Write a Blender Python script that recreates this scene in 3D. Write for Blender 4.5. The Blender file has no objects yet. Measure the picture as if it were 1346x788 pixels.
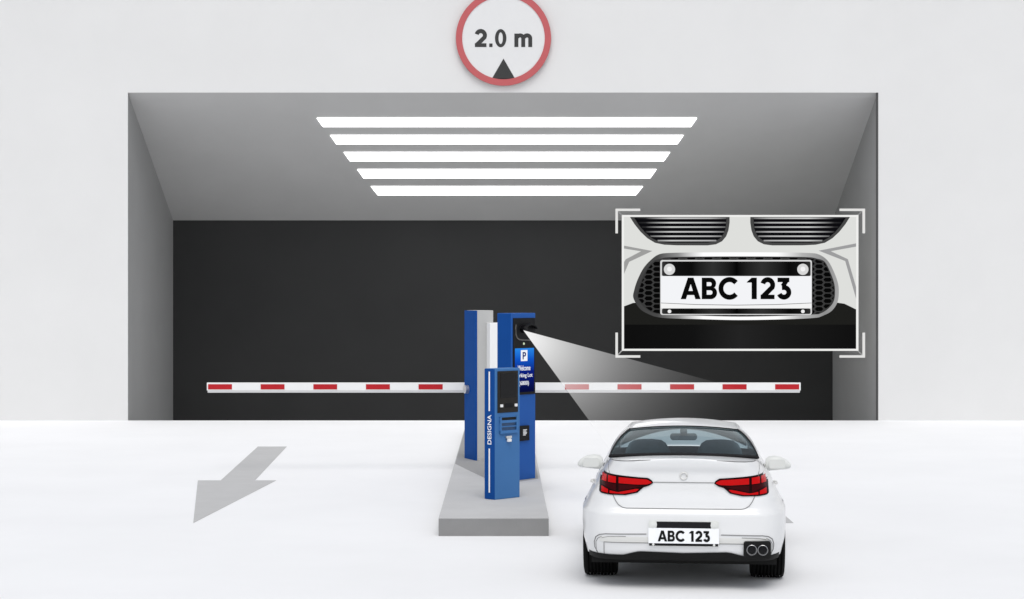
import bpy, bmesh, math, random
from mathutils import Vector, Matrix
random.seed(4)
R = math.radians
scene = bpy.context.scene

# ------------------------------------------------------------------ camera
CAM_H, FPX, PCX, PCY, IW, IH = 2.52, 2400.0, 661.0, 390.0, 1346.0, 788.0
cam_d = bpy.data.cameras.new('camera'); cam = bpy.data.objects.new('camera', cam_d)
scene.collection.objects.link(cam)
cam.location = (0, 0, CAM_H); cam.rotation_euler = (R(90), 0, 0)
cam_d.sensor_width = 36.0; cam_d.lens = 36.0 * FPX / IW
cam_d.shift_x = (IW / 2 - PCX) / IW; cam_d.shift_y = (PCY - IH / 2) / IW
cam_d.clip_start = 0.1; cam_d.clip_end = 2000
scene.camera = cam

# ------------------------------------------------------------------ sky, sun, exposure
SUN_EL, SUN_AZ = R(60), R(1)          # high, behind the camera, a little to its right
world = bpy.data.worlds.new('World'); scene.world = world; world.use_nodes = True
wn, wl = world.node_tree.nodes, world.node_tree.links
wn.clear()
sky = wn.new('ShaderNodeTexSky'); sky.sky_type = 'NISHITA'; sky.sun_disc = False
sky.sun_elevation = SUN_EL; sky.sun_rotation = math.pi - SUN_AZ
sky.air_density = 1.0; sky.dust_density = 1.5
hs = wn.new('ShaderNodeHueSaturation'); hs.inputs['Saturation'].default_value = 0.22
bg = wn.new('ShaderNodeBackground'); bg.inputs['Strength'].default_value = 0.14
wo = wn.new('ShaderNodeOutputWorld')
wl.new(sky.outputs[0], hs.inputs['Color']); wl.new(hs.outputs[0], bg.inputs['Color']); wl.new(bg.outputs[0], wo.inputs['Surface'])
sd = bpy.data.lights.new('sun', 'SUN'); sd.energy = 1.1; sd.angle = R(40); sd.color = (1.0, 0.975, 0.94)
sun = bpy.data.objects.new('sun', sd); scene.collection.objects.link(sun)
to_sun = Vector((math.sin(SUN_AZ) * math.cos(SUN_EL), -math.cos(SUN_AZ) * math.cos(SUN_EL), math.sin(SUN_EL)))
sun.rotation_euler = (-to_sun).to_track_quat('-Z', 'Y').to_euler(); sun.location = to_sun * 60
scene.view_settings.view_transform = 'Standard'; scene.view_settings.look = 'None'
scene.view_settings.gamma = 1.0; scene.view_settings.use_curve_mapping = False
EXPOSURE = 0.30
scene.view_settings.exposure = EXPOSURE
LIT = 2.0 ** -EXPOSURE                 # emission strength of a screen that shows its colours as they are
scene.cycles.volume_step_rate = 0.5

# ------------------------------------------------------------------ helpers
def at(px, py, Y):
    return Vector(((px - PCX) * Y / FPX, Y, CAM_H - (py - PCY) * Y / FPX))
def ground_at(px, py, Z=0.0):
    return at(px, py, (CAM_H - Z) * FPX / (py - PCY))
def lin(h):
    h = h.lstrip('#'); out = []
    for i in (0, 2, 4):
        c = int(h[i:i + 2], 16) / 255
        out.append(c / 12.92 if c <= 0.04045 else ((c + 0.055) / 1.055) ** 2.4)
    return tuple(out)

def mat(name, col, rough=0.6, noise=0.0, scale=6.0, bump=0.0, bscale=80.0, metal=0.0, coat=0.0, spec=0.5):
    m = bpy.data.materials.new(name); m.use_nodes = True
    n, l = m.node_tree.nodes, m.node_tree.links
    p = n['Principled BSDF']
    p.inputs['Roughness'].default_value = rough; p.inputs['Metallic'].default_value = metal
    p.inputs['Coat Weight'].default_value = coat; p.inputs['Coat Roughness'].default_value = 0.05
    p.inputs['Specular IOR Level'].default_value = spec
    tc = n.new('ShaderNodeTexCoord')
    nz = n.new('ShaderNodeTexNoise'); nz.inputs['Scale'].default_value = scale; nz.inputs['Detail'].default_value = 8
    nz.inputs['Roughness'].default_value = 0.62
    rp = n.new('ShaderNodeValToRGB')
    rp.color_ramp.elements[0].position = 0.3; rp.color_ramp.elements[1].position = 0.7
    rp.color_ramp.elements[0].color = tuple(min(1, c * (1 - noise)) for c in col) + (1,)
    rp.color_ramp.elements[1].color = tuple(min(1, c * (1 + noise)) for c in col) + (1,)
    l.new(tc.outputs['Object'], nz.inputs['Vector']); l.new(nz.outputs['Fac'], rp.inputs['Fac'])
    l.new(rp.outputs['Color'], p.inputs['Base Color'])
    if bump:
        b = n.new('ShaderNodeBump'); b.inputs['Strength'].default_value = bump; b.inputs['Distance'].default_value = 0.01
        n2 = n.new('ShaderNodeTexNoise'); n2.inputs['Scale'].default_value = bscale; n2.inputs['Detail'].default_value = 4
        l.new(tc.outputs['Object'], n2.inputs['Vector']); l.new(n2.outputs['Fac'], b.inputs['Height'])
        l.new(b.outputs['Normal'], p.inputs['Normal'])
    return m

def screen_mat(name, stops, axis='X', lo=0.0, hi=1.0, gain=1.0, dim=1.0):
    """A lit picture: colour stops along one object axis, given off as light."""
    m = bpy.data.materials.new(name); m.use_nodes = True
    n, l = m.node_tree.nodes, m.node_tree.links
    p = n['Principled BSDF']
    p.inputs['Base Color'].default_value = (0.001, 0.001, 0.001, 1); p.inputs['Roughness'].default_value = 0.5
    p.inputs['Specular IOR Level'].default_value = 0.0
    tc = n.new('ShaderNodeTexCoord'); sp = n.new('ShaderNodeSeparateXYZ'); mr = n.new('ShaderNodeMapRange')
    mr.inputs['From Min'].default_value = lo; mr.inputs['From Max'].default_value = hi
    rp = n.new('ShaderNodeValToRGB')
    els = rp.color_ramp.elements
    while len(els) < len(stops): els.new(0.5)
    for e, (pos, c) in zip(els, stops):
        e.position = pos; e.color = tuple(lin(c)) + (1,)
    l.new(tc.outputs['Object'], sp.inputs[0]); l.new(sp.outputs[axis], mr.inputs['Value'])
    l.new(mr.outputs[0], rp.inputs['Fac']); l.new(rp.outputs['Color'], p.inputs['Emission Color'])
    p.inputs['Emission Strength'].default_value = LIT * gain
    return m

class MB:
    """Collects shapes, links them as ONE mesh object."""
    def __init__(s): s.v, s.f, s.m = [], [], []
    def face(s, pts, mi=0):
        i = len(s.v); s.v += [tuple(p) for p in pts]; s.f.append(tuple(range(i, i + len(pts)))); s.m.append(mi)
    def box(s, a, b, mi=0):
        (x0, y0, z0), (x1, y1, z1) = a, b
        i = len(s.v)
        s.v += [(x0, y0, z0), (x1, y0, z0), (x1, y1, z0), (x0, y1, z0), (x0, y0, z1), (x1, y0, z1), (x1, y1, z1), (x0, y1, z1)]
        for q in ((0, 3, 2, 1), (4, 5, 6, 7), (0, 1, 5, 4), (1, 2, 6, 5), (2, 3, 7, 6), (3, 0, 4, 7)):
            s.f.append(tuple(i + k for k in q)); s.m.append(mi)
    def prism(s, pts, off, mi=0):
        """polygon pts (3D) extruded by the vector off"""
        n = len(pts); i = len(s.v); off = Vector(off)
        s.v += [tuple(p) for p in pts] + [tuple(Vector(p) + off) for p in pts]
        s.f.append(tuple(i + k for k in range(n))); s.f.append(tuple(i + n + k for k in reversed(range(n)))); s.m += [mi, mi]
        for k in range(n):
            k2 = (k + 1) % n
            s.f.append((i + k, i + n + k, i + n + k2, i + k2)); s.m.append(mi)
    def grid(s, rows, mi=0, closed=False, skip=None):
        nr, nc = len(rows), len(rows[0]); i = len(s.v)
        for r in rows: s.v += [tuple(p) for p in r]
        for a in range(nr - 1):
            for b in range(nc if closed else nc - 1):
                if skip and skip(a, b): continue
                b2 = (b + 1) % nc
                s.f.append((i + a * nc + b, i + a * nc + b2, i + (a + 1) * nc + b2, i + (a + 1) * nc + b)); s.m.append(mi)
    def tube(s, pts, r, mi=0, n=8, closed=False):
        pts = [Vector(p) for p in pts]; rows = []
        up = Vector((0, 0, 1))
        for k, p in enumerate(pts):
            if closed: d = pts[(k + 1) % len(pts)] - pts[k - 1]
            else: d = pts[min(k + 1, len(pts) - 1)] - pts[max(k - 1, 0)]
            d.normalize(); a = d.cross(up)
            if a.length < 1e-3: a = d.cross(Vector((0, 1, 0)))
            a.normalize(); b = d.cross(a)
            rr = r[k] if isinstance(r, (list, tuple)) else r
            rows.append([p + a * rr * math.cos(2 * math.pi * j / n) + b * rr * math.sin(2 * math.pi * j / n) for j in range(n)])
        if closed: rows.append(rows[0])
        s.grid(rows, mi, closed=True)
        if not closed:
            s.face(rows[0], mi); s.face(list(reversed(rows[-1])), mi)
    def lathe(s, prof, mat4, n=40, mi=0):
        """profile (radius, along) turned round the local z axis of mat4"""
        rows = [[mat4 @ Vector((r * math.cos(2 * math.pi * k / n), r * math.sin(2 * math.pi * k / n), z)) for k in range(n)] for r, z in prof]
        s.grid(rows, mi, closed=True)
    def build(s, name, mats, parent=None, smooth=None, bevel=None, merge=False):
        me = bpy.data.meshes.new(name); me.from_pydata(s.v, [], s.f)
        if not isinstance(mats, (list, tuple)): mats = [mats]
        for m in mats: me.materials.append(m)
        for p, mi in zip(me.polygons, s.m): p.material_index = mi
        bm = bmesh.new(); bm.from_mesh(me)
        if merge: bmesh.ops.remove_doubles(bm, verts=bm.verts, dist=1e-5)
        bmesh.ops.recalc_face_normals(bm, faces=bm.faces)
        bm.to_mesh(me); bm.free()
        if smooth is not None:
            me.shade_smooth(); me.set_sharp_from_angle(angle=R(smooth))
        o = bpy.data.objects.new(name, me); scene.collection.objects.link(o)
        if parent is not None: o.parent = parent
        if bevel:
            b = o.modifiers.new('bevel', 'BEVEL'); b.width = bevel; b.segments = 3; b.limit_method = 'ANGLE'; b.angle_limit = R(40)
            b.harden_normals = False
            me.shade_smooth(); me.set_sharp_from_angle(angle=R(35))
        return o

def tag(o, label=None, cat=None, group=None, kind=None):
    if label: o['label'] = label
    if cat: o['category'] = cat
    if group: o['group'] = group
    if kind: o['kind'] = kind
    return o
def empty(name, loc, rz=0.0):
    o = bpy.data.objects.new(name, None); scene.collection.objects.link(o)
    o.location = loc; o.rotation_euler = (0, 0, rz); o.empty_display_size = 0.2
    return o
def rrect(x0, x1, z0, z1, r, n=6):
    """rounded rectangle outline, counter-clockwise"""
    out = []
    for cx, cz, a0 in ((x1 - r, z0 + r, -90), (x1 - r, z1 - r, 0), (x0 + r, z1 - r, 90), (x0 + r, z0 + r, 180)):
        for k in range(n + 1):
            a = R(a0 + 90 * k / n); out.append((cx + r * math.cos(a), cz + r * math.sin(a)))
    return out
def arc(cx, cy, rx, ry, a0, a1, n=20):
    return [(cx + rx * math.cos(R(a0 + (a1 - a0) * k / n)), cy + ry * math.sin(R(a0 + (a1 - a0) * k / n))) for k in range(n + 1)]
def stroke(pl, t):
    """closed outline of an open polyline drawn with a pen of width t (butt ends, mitred joints)"""
    L, Rr = [], []
    P = [Vector(p) for p in pl]
    for k, p in enumerate(P):
        d0 = (P[k] - P[k - 1]).normalized() if k > 0 else (P[1] - P[0]).normalized()
        d1 = (P[k + 1] - P[k]).normalized() if k < len(P) - 1 else d0
        n0 = Vector((-d0.y, d0.x)); n1 = Vector((-d1.y, d1.x))
        m = (n0 + n1).normalized(); c = max(0.35, m.dot(n0))
        L.append(p + m * (t / 2 / c)); Rr.append(p - m * (t / 2 / c))
    return [tuple(p) for p in L] + [tuple(p) for p in reversed(Rr)]

# bold geometric capitals and figures: each glyph = (advance, list of groups; a group = outline + holes), cap height 1
def glyph(ch):
    t = 0.235
    if ch == 'A':
        return 0.97, [[[(0, 0), (.345, 1), (.615, 1), (.96, 0), (.705, 0), (.642, .19), (.318, .19), (.255, 0)], [(.378, .385), (.48, .70), (.582, .385)]]]
    if ch == 'B':
        o = [(.0, 0), (.0, 1)] + [(.42, 1)] + arc(.42, .73, .27, .27, 90, -52, 14) + arc(.44, .295, .295, .295, 52, -90, 14)
        h1 = [(.24, .61), (.40, .61)] + arc(.40, .70, .075, .09, -90, 90, 8) + [(.24, .79)]
        h2 = [(.24, .21), (.42, .21)] + arc(.42, .31, .095, .1, -90, 90, 8) + [(.24, .41)]
        return 0.79, [[o, h1, h2]]
    if ch == 'C':
        return 0.98, [[stroke(arc(.5, .5, .41, .41, 40, 320, 36), t)]]
    if ch == '1':
        return 0.56, [[[(-.03, .77), (-.03, .80), (.20, 1), (.45, 1), (.45, 0), (.20, 0), (.20, .77)]]]
    if ch == '2':
        o = stroke(arc(.37, .66, .24, .245, 165, -28, 18) + [(.14, .12)], t)
        return 0.75, [[o], [[(.03, 0), (.70, 0), (.70, .21), (.03, .21)]]]
    if ch == '3':
        return 0.72, [[stroke([(.05, .895), (.62, .895)], .21)], [stroke([(.53, .93), (.30, .60)], .22)],
                      [stroke([(.26, .54)] + arc(.36, .32, .235, .225, 90, -160, 18), t)]]
    if ch == 'P':
        o = [(0, 0), (0, 1), (.40, 1)] + arc(.40, .69, .31, .31, 90, -90, 16) + [(.21, .38), (.21, 0)]
        h = [(.21, .57), (.38, .57)] + arc(.38, .69, .12, .12, -90, 90, 8) + [(.21, .81)]
        return 0.78, [[o, h]]
    if ch == '0':
        return 0.72, [[arc(.33, .5, .33, .515, 0, 357, 40), list(arc(.33, .5, .125, .33, 0, 357, 40))]]
    if ch == '.':
        return 0.34, [[[(.06, 0), (.25, 0), (.25, .2), (.06, .2)]]]
    if ch == 'm':
        return 1.07, [[[(0, 0), (0, .76), (.23, .76), (.23, 0)]],
                      [stroke([(.51, 0), (.51, .48)] + arc(.33, .49, .18, .17, 0, 165, 10), .225)],
                      [stroke([(.915, 0), (.915, .48)] + arc(.735, .49, .18, .17, 0, 165, 10), .225)]]
    return 0.30, []

def fill2d(groups, depth):
    """filled outlines with holes -> list of (verts, faces) through a flat curve"""
    vs, fs = [], []
    for gi, g in enumerate(groups):
        cu = bpy.data.curves.new('outline', 'CURVE'); cu.dimensions = '2D'; cu.fill_mode = 'BOTH'; cu.extrude = depth / 2 + 0.0006 * gi
        for poly in g:
            sp = cu.splines.new('POLY'); sp.points.add(len(poly) - 1); sp.use_cyclic_u = True
            for q, (x, y) in zip(sp.points, poly): q.co = (x, y, 0, 1)
        ob = bpy.data.objects.new('outline', cu); me = ob.to_mesh()
        i = len(vs); vs += [tuple(v.co) for v in me.vertices]; fs += [tuple(i + k for k in p.vertices) for p in me.polygons]
        ob.to_mesh_clear(); bpy.data.objects.remove(ob); bpy.data.curves.remove(cu)
    return vs, fs
def writing(mb, text, x, z, h, y=0.0, depth=0.004, squeeze=1.0, mi=0, width=None, space=0.04):
    """bold writing standing in the x-z plane, readable from -y; x,z = lower left corner"""
    gl = [glyph(c) for c in text]
    tot = sum(a + space for a, _ in gl) - space
    if width: squeeze = width / (tot * h)
    cx = 0
    for k, (adv, groups) in enumerate(gl):
        vs, fs = fill2d(groups, depth)
        i = len(mb.v)
        mb.v += [(x + (cx + vx) * h * squeeze, y - depth / 2 - vz - 0.0002 * (k % 2), z + vy * h) for vx, vy, vz in vs]
        for f in fs: mb.f.append(tuple(i + q for q in f)); mb.m.append(mi)
        cx += adv + space
def plain_text(mb, text, x, z, h, y, width, mi=0, bold=0.02, vertical=False, depth=0.002):
    """small print in the built-in typeface"""
    cu = bpy.data.curves.new('print', 'FONT'); cu.body = text; cu.size = 1.0; cu.offset = bold; cu.extrude = 0.02
    ob = bpy.data.objects.new('print', cu); scene.collection.objects.link(ob)
    bpy.context.view_layer.update()
    me = ob.evaluated_get(bpy.context.evaluated_depsgraph_get()).to_mesh()
    xs = [v.co.x for v in me.vertices]; ys = [v.co.y for v in me.vertices]
    x0, x1, y0, y1 = min(xs), max(xs), min(ys), max(ys)
    i = len(mb.v)
    for v in me.vertices:
        a = (v.co.x - x0) / (x1 - x0) * width; b = (v.co.y - y0) / (y1 - y0) * h; d = (v.co.z / 0.04 + 0.5) * depth
        if vertical: mb.v.append((y - d, x + b, z + a))          # on a face that looks along -x, reading upwards; x = local y
        else: mb.v.append((x + a, y - d, z + b))
    for p in me.polygons: mb.f.append(tuple(i + k for k in p.vertices)); mb.m.append(mi)
    ob.evaluated_get(bpy.context.evaluated_depsgraph_get()).to_mesh_clear()
    bpy.data.objects.remove(ob); bpy.data.curves.remove(cu)

# ------------------------------------------------------------------ materials
M = {}
M['ground'] = mat('pale_concrete_paving', (0.80, 0.803, 0.81), 0.85, 0.025, 0.35, 0.12, 60)
M['ramp'] = mat('ramp_concrete', (0.55, 0.55, 0.55), 0.85, 0.06, 1.0)
M['facade'] = mat('pale_grey_render', (0.65, 0.648, 0.643), 0.9, 0.02, 0.5, 0.15, 90)
M['ceiling'] = mat('grey_painted_ceiling', (0.475, 0.475, 0.472), 0.8, 0.03, 0.8, 0.1, 40)
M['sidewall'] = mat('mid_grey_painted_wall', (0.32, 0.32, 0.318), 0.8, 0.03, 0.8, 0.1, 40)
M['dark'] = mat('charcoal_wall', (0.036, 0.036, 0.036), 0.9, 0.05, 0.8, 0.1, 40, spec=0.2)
M['edge'] = mat('dark_steel_edge', (0.045, 0.045, 0.045), 0.5, 0.05)
M['arrow'] = mat('grey_road_paint', (0.46, 0.46, 0.46), 0.8, 0.04, 3.0, 0.1, 90)
M['island'] = mat('island_concrete', (0.47, 0.47, 0.47), 0.85, 0.06, 1.6, 0.15, 70)
M['white_metal'] = mat('white_coated_metal', (0.80, 0.80, 0.80), 0.35, 0.01)
M['grey_metal'] = mat('light_grey_coated_metal', (0.44, 0.44, 0.43), 0.4, 0.02, 3)
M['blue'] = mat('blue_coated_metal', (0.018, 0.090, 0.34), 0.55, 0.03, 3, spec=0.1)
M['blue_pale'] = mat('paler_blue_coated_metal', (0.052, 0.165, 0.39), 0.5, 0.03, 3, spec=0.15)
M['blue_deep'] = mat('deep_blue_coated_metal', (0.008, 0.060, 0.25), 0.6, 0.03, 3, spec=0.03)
M['blue_recess'] = mat('blue_plastic_recess', (0.012, 0.06, 0.16), 0.4, 0.05, 5)
M['black'] = mat('black_plastic', (0.008, 0.008, 0.009), 0.5, 0.05, 5, spec=0.12)
M['black_gloss'] = mat('black_glass', (0.005, 0.005, 0.006), 0.2, 0.02, 5, spec=0.2)
M['brown_black'] = mat('brownish_black_plastic', (0.018, 0.016, 0.014), 0.5, 0.05, 5, spec=0.15)
M['bay'] = mat('dark_grey_plastic_trim', (0.10, 0.095, 0.09), 0.5, 0.03, 5)
M['silver'] = mat('brushed_steel', (0.6, 0.6, 0.6), 0.3, 0.03, 5, metal=0.8)
M['white_plastic'] = mat('white_plastic', (0.82, 0.82, 0.82), 0.4, 0.01)
M['red_tape'] = mat('red_reflective_tape', (0.43, 0.012, 0.018), 0.5, 0.04, 6, spec=0.2)
M['boom_white'] = mat('white_boom_coating', (0.76, 0.76, 0.755), 0.4, 0.015, 4)
M['boom_grey'] = mat('pale_grey_rubber_edge', (0.62, 0.62, 0.62), 0.6, 0.02, 4)
M['sign_white'] = mat('sign_face', (0.65, 0.65, 0.65), 0.5, 0.01)
M['sign_red'] = mat('faded_red_sign_rim', (0.44, 0.082, 0.088), 0.5, 0.02)
M['sign_dark'] = mat('dark_grey_sign_print', (0.042, 0.042, 0.042), 0.7, 0.02, spec=0.2)
M['paint'] = mat('white_car_paint', (0.675, 0.68, 0.685), 0.3, 0.004, 2, coat=0.5)
M['seam'] = mat('panel_gap_grey', (0.19, 0.19, 0.19), 0.7, 0.02)
M['trim'] = mat('pale_grey_trim', (0.62, 0.62, 0.60), 0.4, 0.01)
M['mirror'] = mat('pale_grey_mirror_shell', (0.64, 0.65, 0.63), 0.4, 0.01)
M['valance'] = mat('black_bumper_plastic', (0.009, 0.009, 0.009), 0.65, 0.05, 8, spec=0.12)
M['tyre'] = mat('tyre_rubber', (0.006, 0.006, 0.006), 0.8, 0.08, 12, spec=0.1)
M['rim'] = mat('alloy_rim', (0.45, 0.45, 0.46), 0.3, 0.02, metal=0.9)
M['lamp_red'] = mat('bright_red_lens', (0.46, 0.001, 0.002), 0.25, 0.03, 10, spec=0.1)
M['lamp_deep'] = mat('deep_red_lens', (0.035, 0.0006, 0.002), 0.25, 0.05, 10, spec=0.06)
M['lamp_black'] = mat('lamp_black_surround', (0.009, 0.0006, 0.001), 0.35, 0.02, spec=0.05)
M['seat'] = mat('blue_grey_seat_fabric', (0.21, 0.255, 0.275), 0.9, 0.06, 20)
M['cabin'] = mat('dark_grey_cabin_lining', (0.52, 0.56, 0.57), 0.9, 0.04, 10)
M['plate'] = mat('white_number_plate', (0.82, 0.83, 0.85), 0.4, 0.01)
M['plate_black'] = mat('black_plate_print', (0.005, 0.005, 0.005), 0.6, 0.02, spec=0.1)
M['chrome'] = mat('bright_chrome', (0.75, 0.75, 0.75), 0.15, 0.01, metal=1.0)

def glass_mat(name, tint, keep=0.9):
    m = bpy.data.materials.new(name); m.use_nodes = True
    n, l = m.node_tree.nodes, m.node_tree.links; n.clear()
    tr = n.new('ShaderNodeBsdfTransparent'); tr.inputs[0].default_value = tint + (1,)
    gl = n.new('ShaderNodeBsdfGlossy'); gl.inputs['Roughness'].default_value = 0.03; gl.inputs[0].default_value = (0.9, 0.97, 1, 1)
    fr = n.new('ShaderNodeFresnel'); fr.inputs['IOR'].default_value = 1.22
    mx = n.new('ShaderNodeMixShader'); o = n.new('ShaderNodeOutputMaterial')
    l.new(fr.outputs[0], mx.inputs[0]); l.new(tr.outputs[0], mx.inputs[1]); l.new(gl.outputs[0], mx.inputs[2]); l.new(mx.outputs[0], o.inputs[0])
    return m
M['glass'] = glass_mat('tinted_car_glass', (0.70, 0.79, 0.81))
M['glass_clear'] = glass_mat('clear_car_glass', (0.84, 0.91, 0.92))
lamp = bpy.data.materials.new('lit_lamp_diffuser'); lamp.use_nodes = True
_p = lamp.node_tree.nodes['Principled BSDF']; _p.inputs['Base Color'].default_value = (0.8, 0.8, 0.8, 1)
_p.inputs['Emission Color'].default_value = (1, 1, 1, 1); _p.inputs['Emission Strength'].default_value = 2.3
M['lamp'] = lamp

# ------------------------------------------------------------------ the setting
YF = CAM_H * FPX / (553 - PCY)                      # face of the garage
SF = FPX / YF
XL, XR = (168 - PCX) / SF, (1154 - PCX) / SF         # opening
HZ = CAM_H + (PCY - 122) / SF
YB = YF * (1154 - 168) / (1094 - 227)                # dark wall at the back of the entrance
HB = CAM_H + (PCY - 290) * YB / FPX

g = MB()
xs = [-300, XL, XR, 300]; ys = [-120, YF, YB + 0.3, 600]
for i in range(3):
    for j in range(3):
        if (i, j) == (1, 1): continue
        g.face([(xs[i], ys[j], 0), (xs[i + 1], ys[j], 0), (xs[i + 1], ys[j + 1], 0), (xs[i], ys[j + 1], 0)])
tag(g.build('ground', M['ground'], merge=True), 'pale grey concrete forecourt in front of the garage', 'ground', kind='structure')
g = MB(); g.prism([(XL, YF, 0), (XR, YF, 0), (XR, YB + 0.3, -0.8), (XL, YB + 0.3, -0.8)], (0, 0, -0.2))
tag(g.build('ramp', M['ramp']), 'concrete ramp dropping into the garage', 'ramp', kind='structure')

garage = empty('parking_garage', (0, YF, 0))
tag(garage, 'pale grey garage building with a wide dark entrance opening', 'building')
def wpart(mb, name, m, **k):
    o = mb.build(name, m, **k); o.parent = garage; o.matrix_parent_inverse = Matrix.Translation((0, -YF, 0)); return o
BW, BH = 26.0, 11.5
m = MB(); m.prism([(-BW, YF, -1), (XL, YF, -1), (XL, YF, HZ), (XR, YF, HZ), (XR, YF, -1), (BW, YF, -1), (BW, YF, BH), (-BW, YF, BH)], (0, 0.03, 0))
wpart(m, 'facade', M['facade'])
m = MB()
m.box((-BW, YF + .03, -1), (-BW + .3, YF + 24, BH - .2)); m.box((BW - .3, YF + .03, -1), (BW, YF + 24, BH - .2))
m.box((-BW + .3, YF + 23.7, -1), (BW - .3, YF + 24, BH - .2))
wpart(m, 'outer_wall', M['facade'])
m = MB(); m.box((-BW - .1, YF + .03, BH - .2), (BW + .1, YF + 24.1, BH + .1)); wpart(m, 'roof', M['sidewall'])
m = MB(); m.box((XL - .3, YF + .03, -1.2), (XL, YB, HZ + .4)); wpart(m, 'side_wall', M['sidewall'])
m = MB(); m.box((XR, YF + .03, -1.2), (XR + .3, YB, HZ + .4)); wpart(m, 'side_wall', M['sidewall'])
m = MB(); m.box((XR - .035, YF - .004, 0), (XR + .006, YF + .03, HZ - .003)); o = wpart(m, 'corner_guard', M['edge'])
m = MB(); m.prism([(XL, YF + .03, HZ - .003), (XR, YF + .03, HZ - .003), (XR, YB, HB), (XL, YB, HB)], (0, 0, .3)); wpart(m, 'ceiling', M['ceiling'])
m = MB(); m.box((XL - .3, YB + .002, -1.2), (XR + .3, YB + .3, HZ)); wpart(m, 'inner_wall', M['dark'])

# long lamps on the sloping ceiling
def on_ceiling(px, py):
    k = (HB - HZ) / (YB - YF)
    Y = (HZ - k * YF - CAM_H) / ((PCY - py) / FPX - k)
    return at(px, py, Y)
cn = Vector((0, HB - HZ, -(YB - YF))).normalized()    # out of the ceiling, into the room
rows_px = [(155.3, 166.6, 416.5, 424.5), (177.9, 189.3, 434.2, 442.2), (200.3, 211.7, 452.0, 460.0), (222.7, 234.1, 469.8, 477.9), (245.1, 256.5, 487.6, 496.8)]
names = ['longest of the white ceiling strip lamps, nearest the entrance edge', 'second longest white ceiling strip lamp, next to the longest one',
         'middle one of the white ceiling strip lamps, third in length', 'second shortest white ceiling strip lamp, next to the shortest one',
         'shortest of the white ceiling strip lamps, nearest the dark wall']
for (ya, yb, xa, xb), lb in zip(rows_px, names):
    q = [on_ceiling(xa, ya), on_ceiling(1332.5 - xa, ya), on_ceiling(1332.5 - xb, yb), on_ceiling(xb, yb)]
    c = sum(q, Vector()) / 4
    L = empty('ceiling_light', c); tag(L, lb, 'lamp', 'strip lamps on the garage ceiling')
    a = MB(); a.prism([p - c for p in q], cn * 0.012); a.build('diffuser', M['lamp'], L)
    b = MB(); b.prism([(p - c) * 1.0 + cn * -0.005 for p in [c + (p - c) * 0.995 for p in q]], cn * 0.004); b.build('housing', M['white_metal'], L)

# round height sign on the facade
SG = at(661.8, 50.3, YF - 0.09)
sg = empty('clearance_sign', SG); tag(sg, 'round red rimmed height limit sign above the garage entrance', 'sign')
s = FPX / (YF - 0.09)
def ring(mb, r0, r1, y0, y1, n=96):
    rows = []
    for r, y in ((r0, y0), (r1, y0), (r1, y1), (r0, y1), (r0, y0)):
        rows.append([(r * math.cos(2 * math.pi * k / n), y, r * math.sin(2 * math.pi * k / n)) for k in range(n)])
    mb.grid(rows, closed=True)
m = MB(); m.prism([(x, 0.004, z) for x, z in arc(0, 0, 56 / s, 56 / s, 0, 357, 119)], (0, .03, 0)); m.build('sign_face', M['sign_white'], sg)
m = MB(); ring(m, 54.3 / s, 62.6 / s, -0.008, 0.045); m.build('rim', M['sign_red'], sg, smooth=40)
for x_ in (-.25, .19):
    m = MB(); m.box((x_, .045, -.35), (x_ + .06, .09, .35)); m.build('bracket', M['silver'], sg)
m = MB(); writing(m, '2.0 m', -38.3 / s, -11.8 / s, 23.2 / s, 0.004, 0.004, width=77 / s, space=0.05); m.build('lettering', M['sign_dark'], sg)
m = MB(); m.prism([(0, 0.004, -27 / s), (-15.6 / s, .004, -54 / s)] + [(x, .004, z) for x, z in arc(0, 0, 55.5 / s, 55.5 / s, -106, -74, 8)] + [(15.6 / s, .004, -54 / s)], (0, -.004, 0)); m.build('height_arrow', M['sign_dark'], sg)

# painted arrows on the ground
m = MB(); pts = [ground_at(x, y) for x, y in ((339, 587.5), (377, 587.5), (335, 632), (363, 632), (254, 688), (260, 632), (290, 632))]
m.prism([(p.x, p.y, .004) for p in pts], (0, 0, -.003))
tag(m.build('lane_arrow', M['arrow']), 'grey arrow painted on the open exit lane, pointing out', 'road marking', 'painted lane arrows')
m = MB(); pts = [ground_at(x, y) for x, y in ((1043, 688), (1005, 688), (1010, 716), (962, 716), (962, 688), (925, 688), (974, 628))]
m.prism([(p.x, p.y, .004) for p in pts], (0, 0, -.003))
tag(m.build('lane_arrow', M['arrow']), 'grey arrow painted under the white car, only a corner showing', 'road marking', 'painted lane arrows')

# ------------------------------------------------------------------ island
IZ = 0.192
YI0 = CAM_H * FPX / (705 - PCY); sI = FPX / YI0
XI0, XI1 = (576.5 - PCX) / sI, (721.3 - PCX) / sI
YI1 = (CAM_H - IZ) * FPX / (556 - PCY)
M['kerb'] = mat('shaded_kerb_grey', (0.225, 0.225, 0.225), 0.85, 0.06, 2.5, 0.15, 70)  # island sides darker than the top: their shade is put into the colour
m = MB(); m.box((XI0, YI0, 0), (XI1, YI1, IZ - 0.012))
isl = m.build('traffic_island', M['kerb'])
m = MB(); m.box((XI0, YI0, IZ - 0.012), (XI1, YI1, IZ)); m.build('top_slab', M['island'], isl, bevel=0.008)
M['island_shade'] = mat('shade_patch_grey', (0.28, 0.28, 0.28), 0.85, 0.05, 2.0, 0.12, 70)  # darker grey for a thin sheet that paints the shade around the cabinets
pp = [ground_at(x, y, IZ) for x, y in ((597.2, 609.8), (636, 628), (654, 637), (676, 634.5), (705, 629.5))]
pp[0].x = XI0 + .012; pp[-1].x = XI1 - .03; pp += [Vector((XI1 - .03, YI1 - .02, 0)), Vector((XI0 + .012, YI1 - .02, 0))]
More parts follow.
